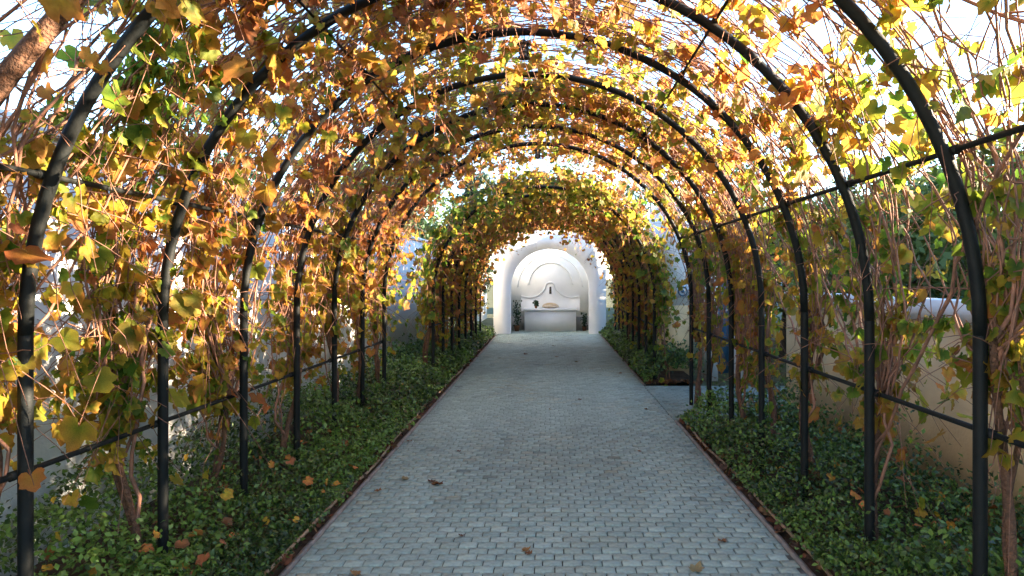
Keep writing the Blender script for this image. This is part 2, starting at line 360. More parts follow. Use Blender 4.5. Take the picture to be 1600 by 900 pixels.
# ================================================================== LEAF GEOMETRY
def leaf_template(seed, hi=True):
    r = np.random.default_rng(seed)
    lob = [(0, 1.0), (14, .86), (24, .84), (34, .70), (46, .82), (60, .90), (74, .76), (88, .66), (104, .74), (122, .74), (142, .62), (163, .46)] if hi else [(0, 1.0), (32, .72), (60, .88), (90, .66), (125, .72), (163, .45)]
    pts = []
    for sgn in (1, -1):
        l_ = [(sgn * a_, rr * (1 + r.normal(0, .06))) for a_, rr in lob]
        if sgn == 1: pts += l_
        else: pts += l_[1:][::-1]
    pts = pts[:len(lob)] + [(180, .1)] + pts[len(lob):]
    A = np.radians([q[0] for q in pts]); rr = np.array([q[1] for q in pts])
    x = rr * np.sin(A) * .62; y = rr * np.cos(A) * .62
    fold, curl, twist = r.uniform(-.05, .40), r.uniform(.05, .55), r.normal(0, .25)
    z = fold * np.abs(x) - curl * (x * x + y * y) + twist * x * y + r.normal(0, .03, len(x)) - .22 * np.clip(y, 0, 1) ** 2
    V = np.vstack([[0, 0, 0], np.column_stack([x, y, z])]); n = len(x)
    j = np.arange(n); T = np.column_stack([np.zeros(n, int), 1 + (j + 1) % n, 1 + j])
    edge = np.concatenate([[0.0], rr])          # 0 at the centre, ~1 at lobe tips
    if hi:                                       # petiole: a thin three-sided stalk
        a0 = len(V); s = .011
        st = np.array([(s, 0, 0), (-s, 0, 0), (0, 0, -s * 1.6), (s * .8, -.34, .10), (-s * .8, -.34, .10), (0, -.34, .10 - s)])
        V = np.vstack([V, st]); edge = np.concatenate([edge, np.full(6, -1.0)])
        T = np.vstack([T, [(a0, a0 + 3, a0 + 4), (a0, a0 + 4, a0 + 1), (a0 + 1, a0 + 4, a0 + 5), (a0 + 1, a0 + 5, a0 + 2), (a0 + 2, a0 + 5, a0 + 3), (a0 + 2, a0 + 3, a0)]])
    return V, T, edge
HI = [leaf_template(100 + i) for i in range(8)]
LO = [leaf_template(300 + i, False) for i in range(8)]
#           green               yellow-green        yellow              gold                amber               orange              rust                brown
PAL = np.array([(.07, .16, .02), (.22, .30, .03), (.50, .40, .04), (.52, .31, .045), (.54, .23, .05), (.52, .165, .055), (.38, .13, .06), (.24, .12, .065)])
def pal(t):
    t = np.clip(np.asarray(t, float), 0, 6.999); i = t.astype(int); f_ = (t - i)[..., None]
    return PAL[i] * (1 - f_) + PAL[i + 1] * f_
def leaf_cols(t, edge, jit):
    """centre/veins greener, rim drier"""
    tt = t + np.where(edge < 0, 1.5, (edge - .45) * jit)
    return pal(tt)
LEAFMESH = {}
def leaf_mesh(shape, ti):
    if (shape, ti) not in LEAFMESH:
        V, T, e_ = HI[shape]; r = np.random.default_rng(shape * 50 + ti)
        LEAFMESH[(shape, ti)] = new_mesh('leaf', V, T, M['leaf'], leaf_cols(ti * .5, e_, r.uniform(.0, 3.6)) * r.uniform(.85, 1.1), True)
    return LEAFMESH[(shape, ti)]

def leaf_frames(n, tip, tipj, nrm, nrmj):
    """random frames: y axis = tip direction, z axis = blade normal"""
    y = tip + rng.normal(0, 1, (n, 3)) * tipj; y /= np.linalg.norm(y, axis=1)[:, None]
    z = nrm + rng.normal(0, 1, (n, 3)) * nrmj; z -= (z * y).sum(1)[:, None] * y; z /= np.linalg.norm(z, axis=1)[:, None] + 1e-9
    x = np.cross(y, z)
    return np.stack([x, y, z], -1)           # columns

# ================================================================== STEEL TUNNELS
SEC1 = dict(xc=-.21, R=1.95, z0=1.37)
SEC2 = dict(xc=-.165, R=1.74, z0=1.31)
def surf(S, u, y, off):
    """u = distance along the hoop from the white-wall foot; off = outward offset"""
    u = np.asarray(u, float); L = 2 * S['z0'] + np.pi * S['R']; R = S['R']
    th = np.clip((u - S['z0']) / R, 0, np.pi)
    x = -(R + off) * np.cos(th); z = S['z0'] + (R + off) * np.sin(th)
    z = np.where(u < S['z0'], u, z); z = np.where(u > L - S['z0'], L - u, z)
    return np.stack(np.broadcast_arrays(S['xc'] + x, y, z), -1)
def normal(S, u):
    th = np.clip((np.asarray(u, float) - S['z0']) / S['R'], 0, np.pi)
    return np.stack([-np.cos(th), np.zeros_like(th), np.sin(th)], -1)
Y_1 = [2.51 + .882 * k for k in range(-2, 7)]
Y_2 = [9.66 + .88 * k for k in range(0, 8)]
def pergola(S, ys, name, label, rails):
    o = empty(name, (S['xc'], ys[0], 0), label, 'pergola'); L = 2 * S['z0'] + np.pi * S['R']
    base = None
    for y in ys:
        jx, jz = rng.normal(0, .006, 2)
        if base is None:
            b = MB(); us = np.linspace(S['z0'], L - S['z0'], 44); b.tube(surf(S, us, 0, 0), .026, 10)
            hoop_me = b.build('hoop', M['steel'], o, smooth=True); d_h = hoop_me.data; bpy.data.objects.remove(hoop_me)
            b = MB(); b.tube([(0, 0, -.06), (0, 0, .6), (0, 0, S['z0'])], .0262, 10, False); t_ = b.build('post', M['steel'], o, smooth=True); d_p = t_.data; bpy.data.objects.remove(t_)
            b = MB(); b.tube([(0, 0, -.05), (0, 0, .05)], .0285, 10); t_ = b.build('joint_sleeve', M['steel'], o, smooth=True); d_s = t_.data; bpy.data.objects.remove(t_)
            base = True
        h = link('arch_rib', d_h, o, (-S['xc'], y - ys[0], 0)); h.location = (-S['xc'], y - ys[0], 0)
        for s in (-1, 1):
            link('post', d_p, h, (S['xc'] + s * S['R'], 0, 0))
        for th_ in (R_(48), R_(132)):
            sv = link('joint_sleeve', d_s, h, (S['xc'] - S['R'] * math.cos(th_), 0, S['z0'] + S['R'] * math.sin(th_)))
            sv.rotation_euler = (0, math.pi / 2 - (math.pi - th_) if False else (th_ - math.pi / 2) + math.pi / 2, 0)
    b = MB(); b.tube([(0, -.03, 0), (0, .03, 0)], .021, 8); t_ = b.build('clamp', M['steel'], o, smooth=True); d_c = t_.data; bpy.data.objects.remove(t_)
    for u, r, off in rails:
        for y in ys: link('clamp', d_c, o, tuple(surf(S, u, y, off) - np.array(o.location)))
        yy = np.linspace(ys[0] - .12, ys[-1] + .12, 30)
        b = MB(); b.tube(surf(S, np.full(30, u), yy, off), r, 8); b.build('rail', M['steel'], o, off=o.location, smooth=True)
    return o
L1 = 2 * SEC1['z0'] + np.pi * SEC1['R']; L2 = 2 * SEC2['z0'] + np.pi * SEC2['R']
pergola(SEC1, Y_1, 'steel_pergola', 'black steel hooped pergola between low beige wall and tall white wall, nearer the camera end',
        [(.80, .013, .038), (SEC1['z0'] + .655, .013, .038), (SEC1['z0'] + 1.95 * .985, .008, .034), (L1 - .97, .013, .038), (L1 - SEC1['z0'] - .76, .013, .038), (L1 - SEC1['z0'] - 1.95 * .985, .009, .034)])
pergola(SEC2, Y_2, 'steel_pergola', 'lower dark steel hooped pergola leading up to the white fountain niche',
        [(.85, .012, .036), (SEC2['z0'] + .6, .012, .036), (L2 - .85, .012, .036), (L2 - SEC2['z0'] - .6, .012, .036)])

def lantern(y, zt, label):
    x = SEC1['xc']; o = empty('lantern', (x, y, zt - .19), label, 'lantern', 'lanterns hanging from the hoops'); L_ = o.location
    b = MB(); b.tube([(x, y, zt - .02), (x, y, zt - .06)], .004, 5); b.build('chain', M['iron'], o, off=L_)
    b = MB(); b.lathe([(.01, zt - .055), (.016, zt - .063), (.050, zt - .085), (.052, zt - .092), (.036, zt - .093)], x, y, 8); b.build('cap', M['iron'], o, off=L_)
    b = MB(); b.lathe([(.033, zt - .0935), (.033, zt - .178)], x, y, 8); b.build('pane', M['glass'], o, off=L_)
    b = MB()
    for q in range(4):
        c_, s_ = .036 * math.cos(q * math.pi / 2 + .785), .036 * math.sin(q * math.pi / 2 + .785)
        b.tube([(x + c_, y + s_, zt - .093), (x + c_, y + s_, zt - .18)], .005, 5)
    for zz in (.115, .145): b.lathe([(.036, zt - zz), (.039, zt - zz - .005), (.036, zt - zz - .010)], x, y, 12)
    b.build('frame', M['iron'], o, off=L_)
    b = MB(); b.lathe([(0, zt - .1785), (.044, zt - .1785), (.044, zt - .187), (.016, zt - .194), (0, zt - .202)], x, y, 10); b.build('base', M['iron'], o, off=L_)
zc = SEC1['z0'] + SEC1['R']
lantern(Y_1[4], zc, 'small black iron lantern hanging under a hoop among yellow leaves')
lantern(Y_1[8], zc, 'small black iron lantern hanging from the hoop next to the side path')

# ================================================================== VINES
def density(sec, u, L, y):
    """wanted leaves per square metre of the tunnel's shell"""
    if sec == 1:
        xp = [0, .45, .8, 1.2, 2.2, 3.0, 4.2, 4.9, 5.6, 6.6, 7.4, 8.0, 8.5, L]
        fp = [8, 70, 300, 620, 560, 500, 500, 440, 380, 340, 430, 270, 110, 35]
        d = np.interp(u, xp, fp)
        d = d * np.where((y < 4.4) & (u < L / 2), 1.35, 1.0) * np.where((y < 4.2) & (u > L / 2), 1.0, 1.0) * np.where((y > 6.2), 1.15, 1)
        return d
    xp = [0, .4, .8, 1.2, L / 2, L - 1.2, L - .8, L - .4, L]
    return np.interp(u, xp, [5, 120, 460, 760, 720, 760, 460, 120, 5])
def tone(sec, P, u, L):
    """autumn colour of a leaf: 0 green .. 7 brown"""
    n1 = noise3(P, 1.0, 11); n2 = noise3(P, 3.1, 12)
    if sec == 1:
        base = np.interp(u, [0, .8, 1.6, 2.6, 3.6, 4.4, 5.2, 6.2, 7.2, 8.2, L], [3.6, 2.2, 2.2, 3.8, 3.4, 2.6, 3.2, 2.3, 1.5, 2.9, 3.8])
        g_ = np.exp(-((P[:, 1] - 2.9) ** 2 / .5 + (P[:, 2] - 2.45) ** 2 / .10 + (P[:, 0] + 1.75) ** 2 / .3))     # one green shoot by the white wall
        base = base - 3.5 * g_
    else:
        base = np.interp(P[:, 1], [9.3, 10.0, 11.0, 14, 17], [1.0, 1.4, 2.7, 3.4, 3.3])
    return base + .95 * n1 + .75 * n2 + rng.normal(0, 1.3, len(P))

SIZES = []
# spots the photograph shows free of leaves: round the lanterns, the old trunk and a gap beside it
BARE = [((SEC1['xc'], Y_1[4], 3.2), .26, .95), ((SEC1['xc'], Y_1[4] - .3, 3.15), .25, .8), ((SEC1['xc'], Y_1[8], 3.2), .25, .95), ((-1.85, 2.45, 2.40), .30, .9), ((-1.75, 2.3, 2.6), .26, .85)]
BARE += [(tuple(surf(SEC1, u_, 2.1, .02)), .22, .88) for u_ in np.arange(1.9, 3.3, .18)]
def vine(sec, S, y, side, name, label, group, nleaf_obj, hi, rscale=1.0, dscale=1.0, thick=False):
    """side -1: white-wall foot, +1: other foot"""
    L = 2 * S['z0'] + np.pi * S['R']
    U = (lambda s: s) if side < 0 else (lambda s: L - s)
    y0 = y + rng.uniform(-.16, .16); offb = rng.uniform(.07, .16)
    base = surf(S, U(0.0), y0, offb); base[2] = 0.02
    o = empty(name, tuple(base), label, 'vine', group)
    # trunk
    ht = rng.uniform(.9, 1.5); s = np.linspace(-.05, ht, 14)
    yt = y0 + rng.uniform(-.25, .25) * (s / ht) + .045 * np.sin(s * rng.uniform(4, 7) + rng.uniform(0, 6)); ot = offb + .05 * np.sin(s * rng.uniform(3, 6) + rng.uniform(0, 6))
    P = surf(S, U(s), yt, ot); P[:, 0] += side * 0 ; P[:, 0] += -side * 0
    # surf() ignores the offset's x on posts below the spring line only in z, x keeps it
    r0 = rng.uniform(.019, .032) * rscale
    b = MB(); b.tube(P, np.linspace(r0, r0 * .68, 14) * (1 + .12 * np.sin(np.arange(14) * 2.3)), 7)
    if rng.random() < .6:      # second stem twisting beside it
        P2 = P + np.column_stack([.03 * np.cos(s * 6) + side * .02, .07 * np.sin(s * 3.2) - .05, 0 * s]); b.tube(P2, np.linspace(r0 * .7, r0 * .45, 14), 6)
    if thick:                  # old trunk carried high over the hoops
        s = np.linspace(ht * .8, 5.4, 44); yy = np.interp(s, [ht * .8, 1.6, 2.2, 3.2, 5.4], [yt[10], 2.12, 2.2, 2.26, 2.05]) + .025 * np.sin(s * 5); oo = np.interp(s, [ht * .8, 1.6, 5.4], [ot[10], .045, .06]) + .015 * np.sin(s * 7)
        b.tube(surf(S, U(s), yy, oo), np.interp(s, [0, 3.2, 5.4], [.037, .034, .02]) * (1 + .10 * np.sin(s * 9) + .06 * np.sin(s * 23)), 10)
    b.build('trunk', M['bark'], o, off=base, smooth=True)
    # canes fanning over the hoops
    cb = MB(); CU, CY, CO = [], [], []
    nc = (34 if side < 0 else 27) if sec == 1 else 14
    for c in range(nc):
        us = rng.uniform(.25, ht * .95) if c < 3 else ht * rng.uniform(.75, 1.0); i = int(np.clip((us + .05) / (ht + .05) * 13, 0, 13))
        ue = rng.uniform(3.0, 7.0) if c % 4 else rng.uniform(1.6, 3.0); ue = min(ue, L - 1.5)
        m_ = int((ue - us) / .13) + 3; s = np.linspace(us, ue, m_); q = s - us
        slope = rng.normal(0, .15 if rng.random() < .7 else .4); yy = yt[i] + slope * q + rng.uniform(-.5, .5) * (1 - np.exp(-q * 1.2)) + .05 * np.sin(q * rng.uniform(2, 6) + rng.uniform(0, 6)) + np.cumsum(rng.normal(0, .026, m_)) + rng.normal(0, .006, m_)
        of = ot[i] + (rng.uniform(.03, .16) - ot[i]) * (1 - np.exp(-q * 2)) + .035 * np.sin(q * rng.uniform(2, 5) + rng.uniform(0, 6)) + np.cumsum(rng.normal(0, .012, m_)) + rng.normal(0, .004, m_)
        of = np.maximum(of, .045)
        yy[0], of[0] = yt[i], ot[i]
        Pc = surf(S, U(s), yy, of); rc = (1 + .18 * (rng.random(m_) - .5)) * np.linspace((rng.uniform(.006, .0115) if c < 8 else rng.uniform(.0036, .0072)), .003, m_) * rscale
        if sec == 1:
            c1 = MB(); c1.tube(Pc, rc, 5, False); c1.build('cane', M['cane'], o, off=base, smooth=True)
        else: cb.tube(Pc, rc, 5, False)
        CU.append(s); CY.append(yy); CO.append(of)
    CU, CY, CO = map(np.concatenate, (CU, CY, CO))
    # leaf shoots: weighted by wanted density
    wgt = density(sec, U(CU), L, CY); wgt = np.maximum(wgt, 1)
    span = .88 * .55 * np.mean(wgt) * (np.ptp(CU)) * dscale * 1.0
    nsh = int(span / 4.2)
    ids = rng.choice(len(CU), nsh, p=wgt / wgt.sum())
    LP, LT, LU = [], [], []
    for i in ids:
        u, yy, of = U(CU[i]), CY[i], CO[i]
        p0 = surf(S, u, yy, of); N = normal(S, u); T = np.array([N[2], 0, -N[0]])
        ln = rng.uniform(.08, .42) if rng.random() < .8 else rng.uniform(.4, .7)
        d = N * rng.normal(.12, .45) + T * rng.normal(0, .55) + np.array([0, 1.0, 0]) * rng.normal(0, .75) + np.array([0, 0, -.28]); d /= np.linalg.norm(d)
        m_ = 5; q = np.linspace(0, 1, m_)[:, None]
        Pt = p0 + d * ln * q + np.array([0, 0, -.25]) * ln * q * q + rng.normal(0, .008, (m_, 3)) * q
        rt = np.linspace(.0032, .0013, m_) * (1 if hi else 1.2)
        cb.tube(Pt, rt, 3, False)
        k_ = rng.integers(2, 7)
        for q_ in np.sort(rng.uniform(.15, 1, k_)):
            LP.append(Pt[0] + (Pt[-1] - Pt[0]) * q_); LU.append(u); LT.append(N)
    for i in range(80 if sec == 1 else 14):      # bare side twigs
        k_ = rng.integers(len(CU)); u = U(CU[k_]); p0 = surf(S, u, CY[k_], CO[k_]); d = rng.normal(0, 1, 3); d -= normal(S, u) * min(0, d @ normal(S, u)) * .8; d[2] += .2; d /= np.linalg.norm(d); ln = rng.uniform(.15, .7)
        q = np.linspace(0, 1, 6)[:, None]; Pt = p0 + d * ln * q + rng.normal(0, .014, (6, 3)) * q
        cb.tube(Pt, np.linspace(.0045, .0015, 6), 4, False)
    cb.build('twigs', M['cane'], o, off=base, smooth=True, kind='stuff')
    if not LP: return o
    LP = np.array(LP); LU = np.array(LU); N = np.array(LT)
    ok = np.ones(len(LP), bool)
    for c_, r_, pr in BARE: ok &= (np.linalg.norm((LP - np.array(c_)), axis=1) > r_) | (rng.random(len(LP)) > pr)
    LP, LU, N = LP[ok], LU[ok], N[ok]; n = len(LP)
    if n < 3: return o
    t = tone(sec, LP, LU, L)
    up = np.clip(N[:, 2], 0, 1)[:, None]
    tip = np.array([0, 0, -1.0]) * (1 - .45 * up) ; nr = N * .8 + np.array([.0, -.25, .35])
    Fm = leaf_frames(n, tip, .48, nr, .55)
    size = np.clip(rng.lognormal(math.log(.069), .38, n), .03, .165) * (1 if hi else 1.05)
    LP = LP + Fm[:, :, 1] * (size * .30)[:, None]      # the stalk bridges shoot and blade
    rad = np.hypot(LP[:, 0] - S['xc'], np.maximum(LP[:, 2] - S['z0'], 0)) - S['R']
    keep_in = rng.random(n) < np.where((LU > 2.7) & (LU < 4.7), .60, np.where(LU < 2.7, .42, .16)) + (.25 if sec == 2 else 0)
    mv = np.where((rad < .035) & ~keep_in, .035 - rad + rng.uniform(0, .09, n), 0); LP = LP + N * mv[:, None]
    # nearest leaves in view are objects of their own
    px = VX + F * LP[:, 0] / np.maximum(LP[:, 1], .2); py = VY - F * (LP[:, 2] - CAMZ) / np.maximum(LP[:, 1], .2)
    inv = (LP[:, 1] > .9) & (px > -5) & (px < 1605) & (py > -5) & (py < 905)
    sz = np.where(inv, size / np.maximum(LP[:, 1], .3), 0)
    sel = np.zeros(n, bool)
    if nleaf_obj: 
        od = np.argsort(-sz)[:nleaf_obj]; sel[od] = sz[od] > 0
    for i in np.where(sel)[0]:
        lf = link('leaf', leaf_mesh(int(rng.integers(8)), int(np.clip(round(t[i] * 2), 0, 13))), o)
        m4 = Matrix(Fm[i].tolist()).to_4x4() @ Matrix.Scale(float(size[i]), 4); m4.translation = Vector((LP[i] - base).tolist()); lf.matrix_basis = m4
    rest = np.where(~sel)[0]
    if len(rest):
        fb = MB(); TPL = HI if hi else LO; shp = rng.integers(8, size=n)
        for k_ in range(8):
            ii = rest[shp[rest] == k_]
            if not len(ii): continue
            V, T, e_ = TPL[k_]
            W = np.einsum('nij,vj->nvi', Fm[ii], V) * size[ii][:, None, None] + LP[ii][:, None]
            tt = np.clip(t[ii], 0, 6.7)[:, None] + np.where(e_[None] < 0, 1.5, (e_[None] - .45) * rng.uniform(.0, 3.6, (len(ii), 1)))
            C = pal(tt) * rng.uniform(.85, 1.1, (len(ii), 1, 1))
            nv = len(V); TT = (T[None] + (np.arange(len(ii)) * nv)[:, None, None]).reshape(-1, 3)
            fb.add(W.reshape(-1, 3), T=TT, C=C.reshape(-1, 3))
        fb.build('foliage', M['leaf'], o, off=base, smooth=True, kind='stuff')
    SIZES.append(n)
    return o
ORD = ['first', 'second', 'third', 'fourth', 'fifth', 'sixth', 'seventh', 'eighth', 'ninth']
LOOK_L = ['golden-leaved', 'rust and gold', 'orange-leaved', 'orange and yellow', 'orange-brown', 'olive and orange', 'green and rust', 'golden', 'amber']
LOOK_R = ['yellow-leaved', 'yellow-green', 'sparse yellow-green', 'olive-leaved', 'sparse olive and orange', 'thin half-bare', 'thin olive', 'sparse', 'sparse']
for k, y in enumerate(Y_1):
    c = len(Y_1) - 1 - k
    nl = 200 if 1 <= k <= 5 else (100 if k == 6 else 0)
    vine(1, SEC1, y, -1, 'grape_vine', f'{LOOK_L[c]} grape vine, white-wall side, {ORD[c]} hoop back from the side path', 'vines climbing the tall pergola', nl, k < 7, thick=(k == 1))
    vine(1, SEC1, y, 1, 'grape_vine', f'{LOOK_R[c]} grape vine, beige-wall side, {ORD[c]} hoop back from the side path', 'vines climbing the tall pergola', nl, k < 7)
for k, y in enumerate(Y_2):
    c = len(Y_2) - 1 - k
    vine(2, SEC2, y, -1, 'grape_vine', f'autumn grape vine on the white-wall side, {ORD[c]} hoop from the fountain', 'vines climbing the lower pergola', 0, False)
    vine(2, SEC2, y, 1, 'grape_vine', f'autumn grape vine opposite the long white wall, {ORD[c]} hoop from the fountain', 'vines climbing the lower pergola', 0, False)
print('leaves', sum(SIZES))

# ================================================================== GROUND COVER
def cover(name, fx, xo, ya, yb, dens_near, label, seed, hmax=.36, endfade=.0):
    r = np.random.default_rng(seed); b = MB(); P = []
    y = ya
    while y < yb:
        dy = .25; d_ = max(y, 1.5); dn = dens_near * min(1.0, (3.6 / d_) ** 1.15); sz0 = .034 * max(1.0, (d_ / 4.2) ** .62)
        wid = abs(xo - fx(y)); k_ = int(dn * wid * dy)
        tt = r.random(k_) ** 1.25; yy = r.uniform(y, min(y + dy, yb), k_)
        xi = np.array([fx(v) for v in yy]); s = np.sign(xo - xi); x = xi + s * (tt * np.abs(xo - xi) - .05 + r.normal(0, .03, k_))
        prof = np.clip(tt * wid / .42 + .12, 0, 1) ** .65
        pos = np.column_stack([x, yy, 0 * x]); hm = hmax(tt, yy) if callable(hmax) else hmax
        mound = prof * (hm + .5 * np.minimum(hm, .26) * noise3(pos, 2.6, seed) + .25 * np.minimum(hm, .3) * noise3(pos, 6.0, seed + 1)) if True else prof * (hmax + .13 * noise3(pos, 2.6, seed) + .09 * noise3(pos, 6.0, seed + 1))
        if endfade:
            e_ = np.clip(np.minimum(yy - ya, yb - yy) / endfade + .45, 0, 1) ** .6; mound *= e_
        z = np.maximum(.04, mound * (1 - .55 * r.random(k_) ** 2.2)) + np.where(r.random(k_) < .05, r.uniform(0, .2, k_), 0) + np.where((tt > .72) & (r.random(k_) < .35), r.uniform(0, .35, k_) * (tt - .6) * 2, 0)
        P.append(np.column_stack([x, yy, z, sz0 * r.uniform(.65, 1.35, k_)])); y += dy
    P = np.vstack(P); n = len(P)
    global rng
    keep = rng; rng = r; Fm = leaf_frames(n, np.array([0, 0, .1]), .9, np.array([0, -.15, .9]), .55); rng = keep
    V = np.array([(0, -.5, 0), (.30, 0, .08), (0, .55, -.06), (-.30, 0, .08)])
    W = np.einsum('nij,vj->nvi', Fm, V) * P[:, 3][:, None, None] + P[:, None, :3]
    c1, c2, c3 = np.array([.024, .048, .012]), np.array([.16, .26, .042]), np.array([.10, .09, .03])
    m1 = np.clip(.45 + .35 * noise3(P[:, :3], 1.6, seed + 5) + r.normal(0, .38, n), 0, 1)[:, None]; C = c1 * (1 - m1) + c2 * m1
    C = np.where((r.random(n) < .025)[:, None], c3, C)
    T = (np.array([(0, 1, 3), (1, 2, 3)])[None] + (np.arange(n) * 4)[:, None, None]).reshape(-1, 3)
    b.add(W.reshape(-1, 3), T=T, C=np.repeat(C, 4, 0))
    return b.build(name, M['cover'], kind='stuff', label=label, category='ground cover')
cover('ground_cover', lambda y: xl(y) - .14, LW + .05, 1.0, 17.6, 5200, 'glossy dark green ground cover below the white wall', 21, lambda t, y: .13 + .19 * np.clip((y - 4.2) / 3.0, 0, 1) + .26 * np.clip((t - .5) / .35, 0, 1) * np.clip((8 - y) / 3, 0, 1))
cover('ground_cover', lambda y: xr(y) + .14, RW - .05, 1.0, CR0 - .16, 5200, 'glossy dark green ground cover below the beige wall', 22, lambda t, y: .29 + .10 * np.clip((y - 5.5) / 1.5, 0, 1) + .06 * np.clip((3.4 - y) / 1, 0, 1), .12)
cover('ground_cover', lambda y: xr(y) + .08, 2.3, CR1 + .0, 17.6, 6500, 'green ground cover beside the lower pergola past the side path', 23, .42, .06)

# ================================================================== HOSES, FALLEN LEAVES
def hose(fx, ya, yb, seed, label):
    r = np.random.default_rng(seed); ys = np.arange(ya, yb, .1); n = len(ys)
    x = np.array([fx(y) for y in ys]) + .018 * np.sin(ys * 1.3 + seed) + .012 * np.sin(ys * 3.7 + seed) + np.cumsum(r.normal(0, .0015, n)); z = .028 + .008 * np.sin(ys * 2.1)
    b = MB(); b.tube(np.column_stack([x, ys, z]), .011, 7); b.build('irrigation_hose', M['hose'], smooth=True, label=label, category='hose')
hose(lambda y: xl(y) - .075, .8, 17.2, 1, 'thin brown irrigation hose along the bed below the white wall')
hose(lambda y: xr(y) + .075, .8, CR0 - .3, 2, 'thin brown irrigation hose along the bed below the beige wall')
def ground_leaf_mesh(seed, col):
    V, T, e_ = HI[seed % 8]; V = V.copy(); r = np.random.default_rng(seed); V[:, 2] = np.abs(V[:, 2]) * 1.3 + .25 * (V[:, 0] ** 2 + V[:, 1] ** 2) * r.uniform(.3, 1.4); V[:, 2] -= V[:, 2].min()
    return new_mesh('fallen_leaf', V, T, M['litter'], np.asarray(col) * (1 + .3 * np.clip(e_, 0, 1)[:, None]), True)
GL = [ground_leaf_mesh(i, c) for i, c in enumerate([(.16, .07, .03), (.22, .10, .045), (.30, .17, .07), (.12, .06, .035), (.26, .2, .1), (.18, .09, .05)])]
for (px, py, s, ci) in [(685, 757, .15, 0), (676, 753, .10, 3), (631, 750, .11, 4), (820, 861, .09, 2), (826, 866, .07, 1), (558, 898, .10, 2), (1088, 893, .13, 4), (1128, 846, .09, 1), (822, 554, .17, 3), (866, 541, .15, 3), (870, 558, .12, 1), (900, 566, .12, 4),
                        (722, 838, .06, 3), (716, 706, .07, 3), (968, 584, .14, 1), (780, 560, .12, 3), (1000, 706, .07, 1), (905, 625, .09, 3), (590, 768, .09, 1), (640, 690, .09, 1), (1010, 640, .10, 2), (860, 640, .06, 2)]:
    Y = F * CAMZ / (py - VY); X = (px - VX) * Y / F
    lf = link('fallen_leaf', GL[ci], None, (X, Y, .004), label='curled dead vine leaf lying on the grey brick path', category='leaf', group='fallen leaves on the path')
    lf.scale = (s * .65,) * 3; lf.rotation_euler = (rng.normal(0, .1), rng.normal(0, .1), rng.uniform(0, 6.28))
def litter(fx, ya, yb, n, sgn, name, label):
    y = rng.uniform(ya, yb, n) ** 1.0; x = np.array([fx(v) for v in y]) + sgn * np.abs(rng.normal(.05, .06, n)); b = MB()
    Fm = leaf_frames(n, np.array([1.0, 0, 0]), 1.0, np.array([0, 0, 1.0]), .35); sz = rng.uniform(.03, .09, n); V, T, e_ = LO[2]
    W = np.einsum('nij,vj->nvi', Fm, V) * sz[:, None, None] + np.column_stack([x, y, np.full(n, .022)])[:, None]
    cs = np.array([(.16, .06, .03), (.10, .045, .03), (.24, .13, .06), (.12, .07, .05)])[rng.integers(4, size=n)]
    nv = len(V); b.add(W.reshape(-1, 3), T=(T[None] + (np.arange(n) * nv)[:, None, None]).reshape(-1, 3), C=np.repeat(cs, nv, 0))
    b.build(name, M['litter'], kind='stuff', label=label, category='leaf litter')
litter(lambda y: xl(y) - .03, 1.5, 17, 300, -1, 'leaf_litter', 'brown leaf litter in the gutter below the white wall')
litter(lambda y: xr(y) + .03, 1.5, CR0 - .2, 170, 1, 'leaf_litter', 'brown leaf litter along the hose below the beige wall')
litter(lambda y: xr(y) + .03, CR1 + .05, 17, 260, 1, 'leaf_litter', 'brown leaf litter beside the lower pergola bed')

n = 90; b = MB(); Fm = leaf_frames(n, np.array([1.0, 0, 0]), 1.0, np.array([0, 0, 1.0]), .4); V_, T_, e_ = LO[3]; sz = rng.uniform(.04, .09, n)
W = np.einsum('nij,vj->nvi', Fm, V_) * sz[:, None, None] + np.column_stack([rng.uniform(1.38, 2.25, n), CR1 + .05 + np.abs(rng.normal(0, .06, n)), rng.uniform(.02, .06, n)])[:, None]
b.add(W.reshape(-1, 3), T=(T_[None] + (np.arange(n) * len(V_))[:, None, None]).reshape(-1, 3), C=np.repeat(np.array([(.22, .09, .04), (.30, .14, .06), (.16, .08, .05)])[rng.integers(3, size=n)], len(V_), 0))
b.build('leaf_litter', M['litter'], kind='stuff', label='rusty leaf litter along the bed edge facing the side path', category='leaf litter')
# leaves dropped onto the ground cover
def dropped(fx, xo, ya, yb, n, h, label):
    y = ya + (yb - ya) * rng.random(n) ** 1.4; t_ = rng.random(n); x = np.array([fx(v) for v in y]); x = x + (xo - x) * t_
    b = MB(); Fm = leaf_frames(n, np.array([1.0, 0, 0]), 1.0, np.array([0, 0, 1.0]), .5); sz = rng.uniform(.04, .09, n)
    P = np.column_stack([x, y, h * np.clip(t_ * 3, .25, 1) + rng.uniform(-.04, .05, n)])
    for k_ in range(8):
        ii = np.arange(n)[np.arange(n) % 8 == k_]; V, T, e_ = HI[k_]; nv = len(V)
        W = np.einsum('nij,vj->nvi', Fm[ii], V) * sz[ii][:, None, None] + P[ii][:, None]
        C = pal(rng.uniform(2.5, 6.5, (len(ii), 1)) + (e_[None] - .4) * 1.5)
        b.add(W.reshape(-1, 3), T=(T[None] + (np.arange(len(ii)) * nv)[:, None, None]).reshape(-1, 3), C=C.reshape(-1, 3))
    b.build('dropped_leaves', M['litter'], kind='stuff', label=label, category='leaf litter')
dropped(lambda y: xl(y) - .15, LW + .2, 1.8, 12, 190, .2, 'fallen vine leaves caught in the ground cover below the white wall')
dropped(lambda y: xr(y) + .15, RW - .2, 1.8, 7, 130, .27, 'fallen vine leaves caught in the ground cover below the beige wall')
rng = np.random.default_rng(99)
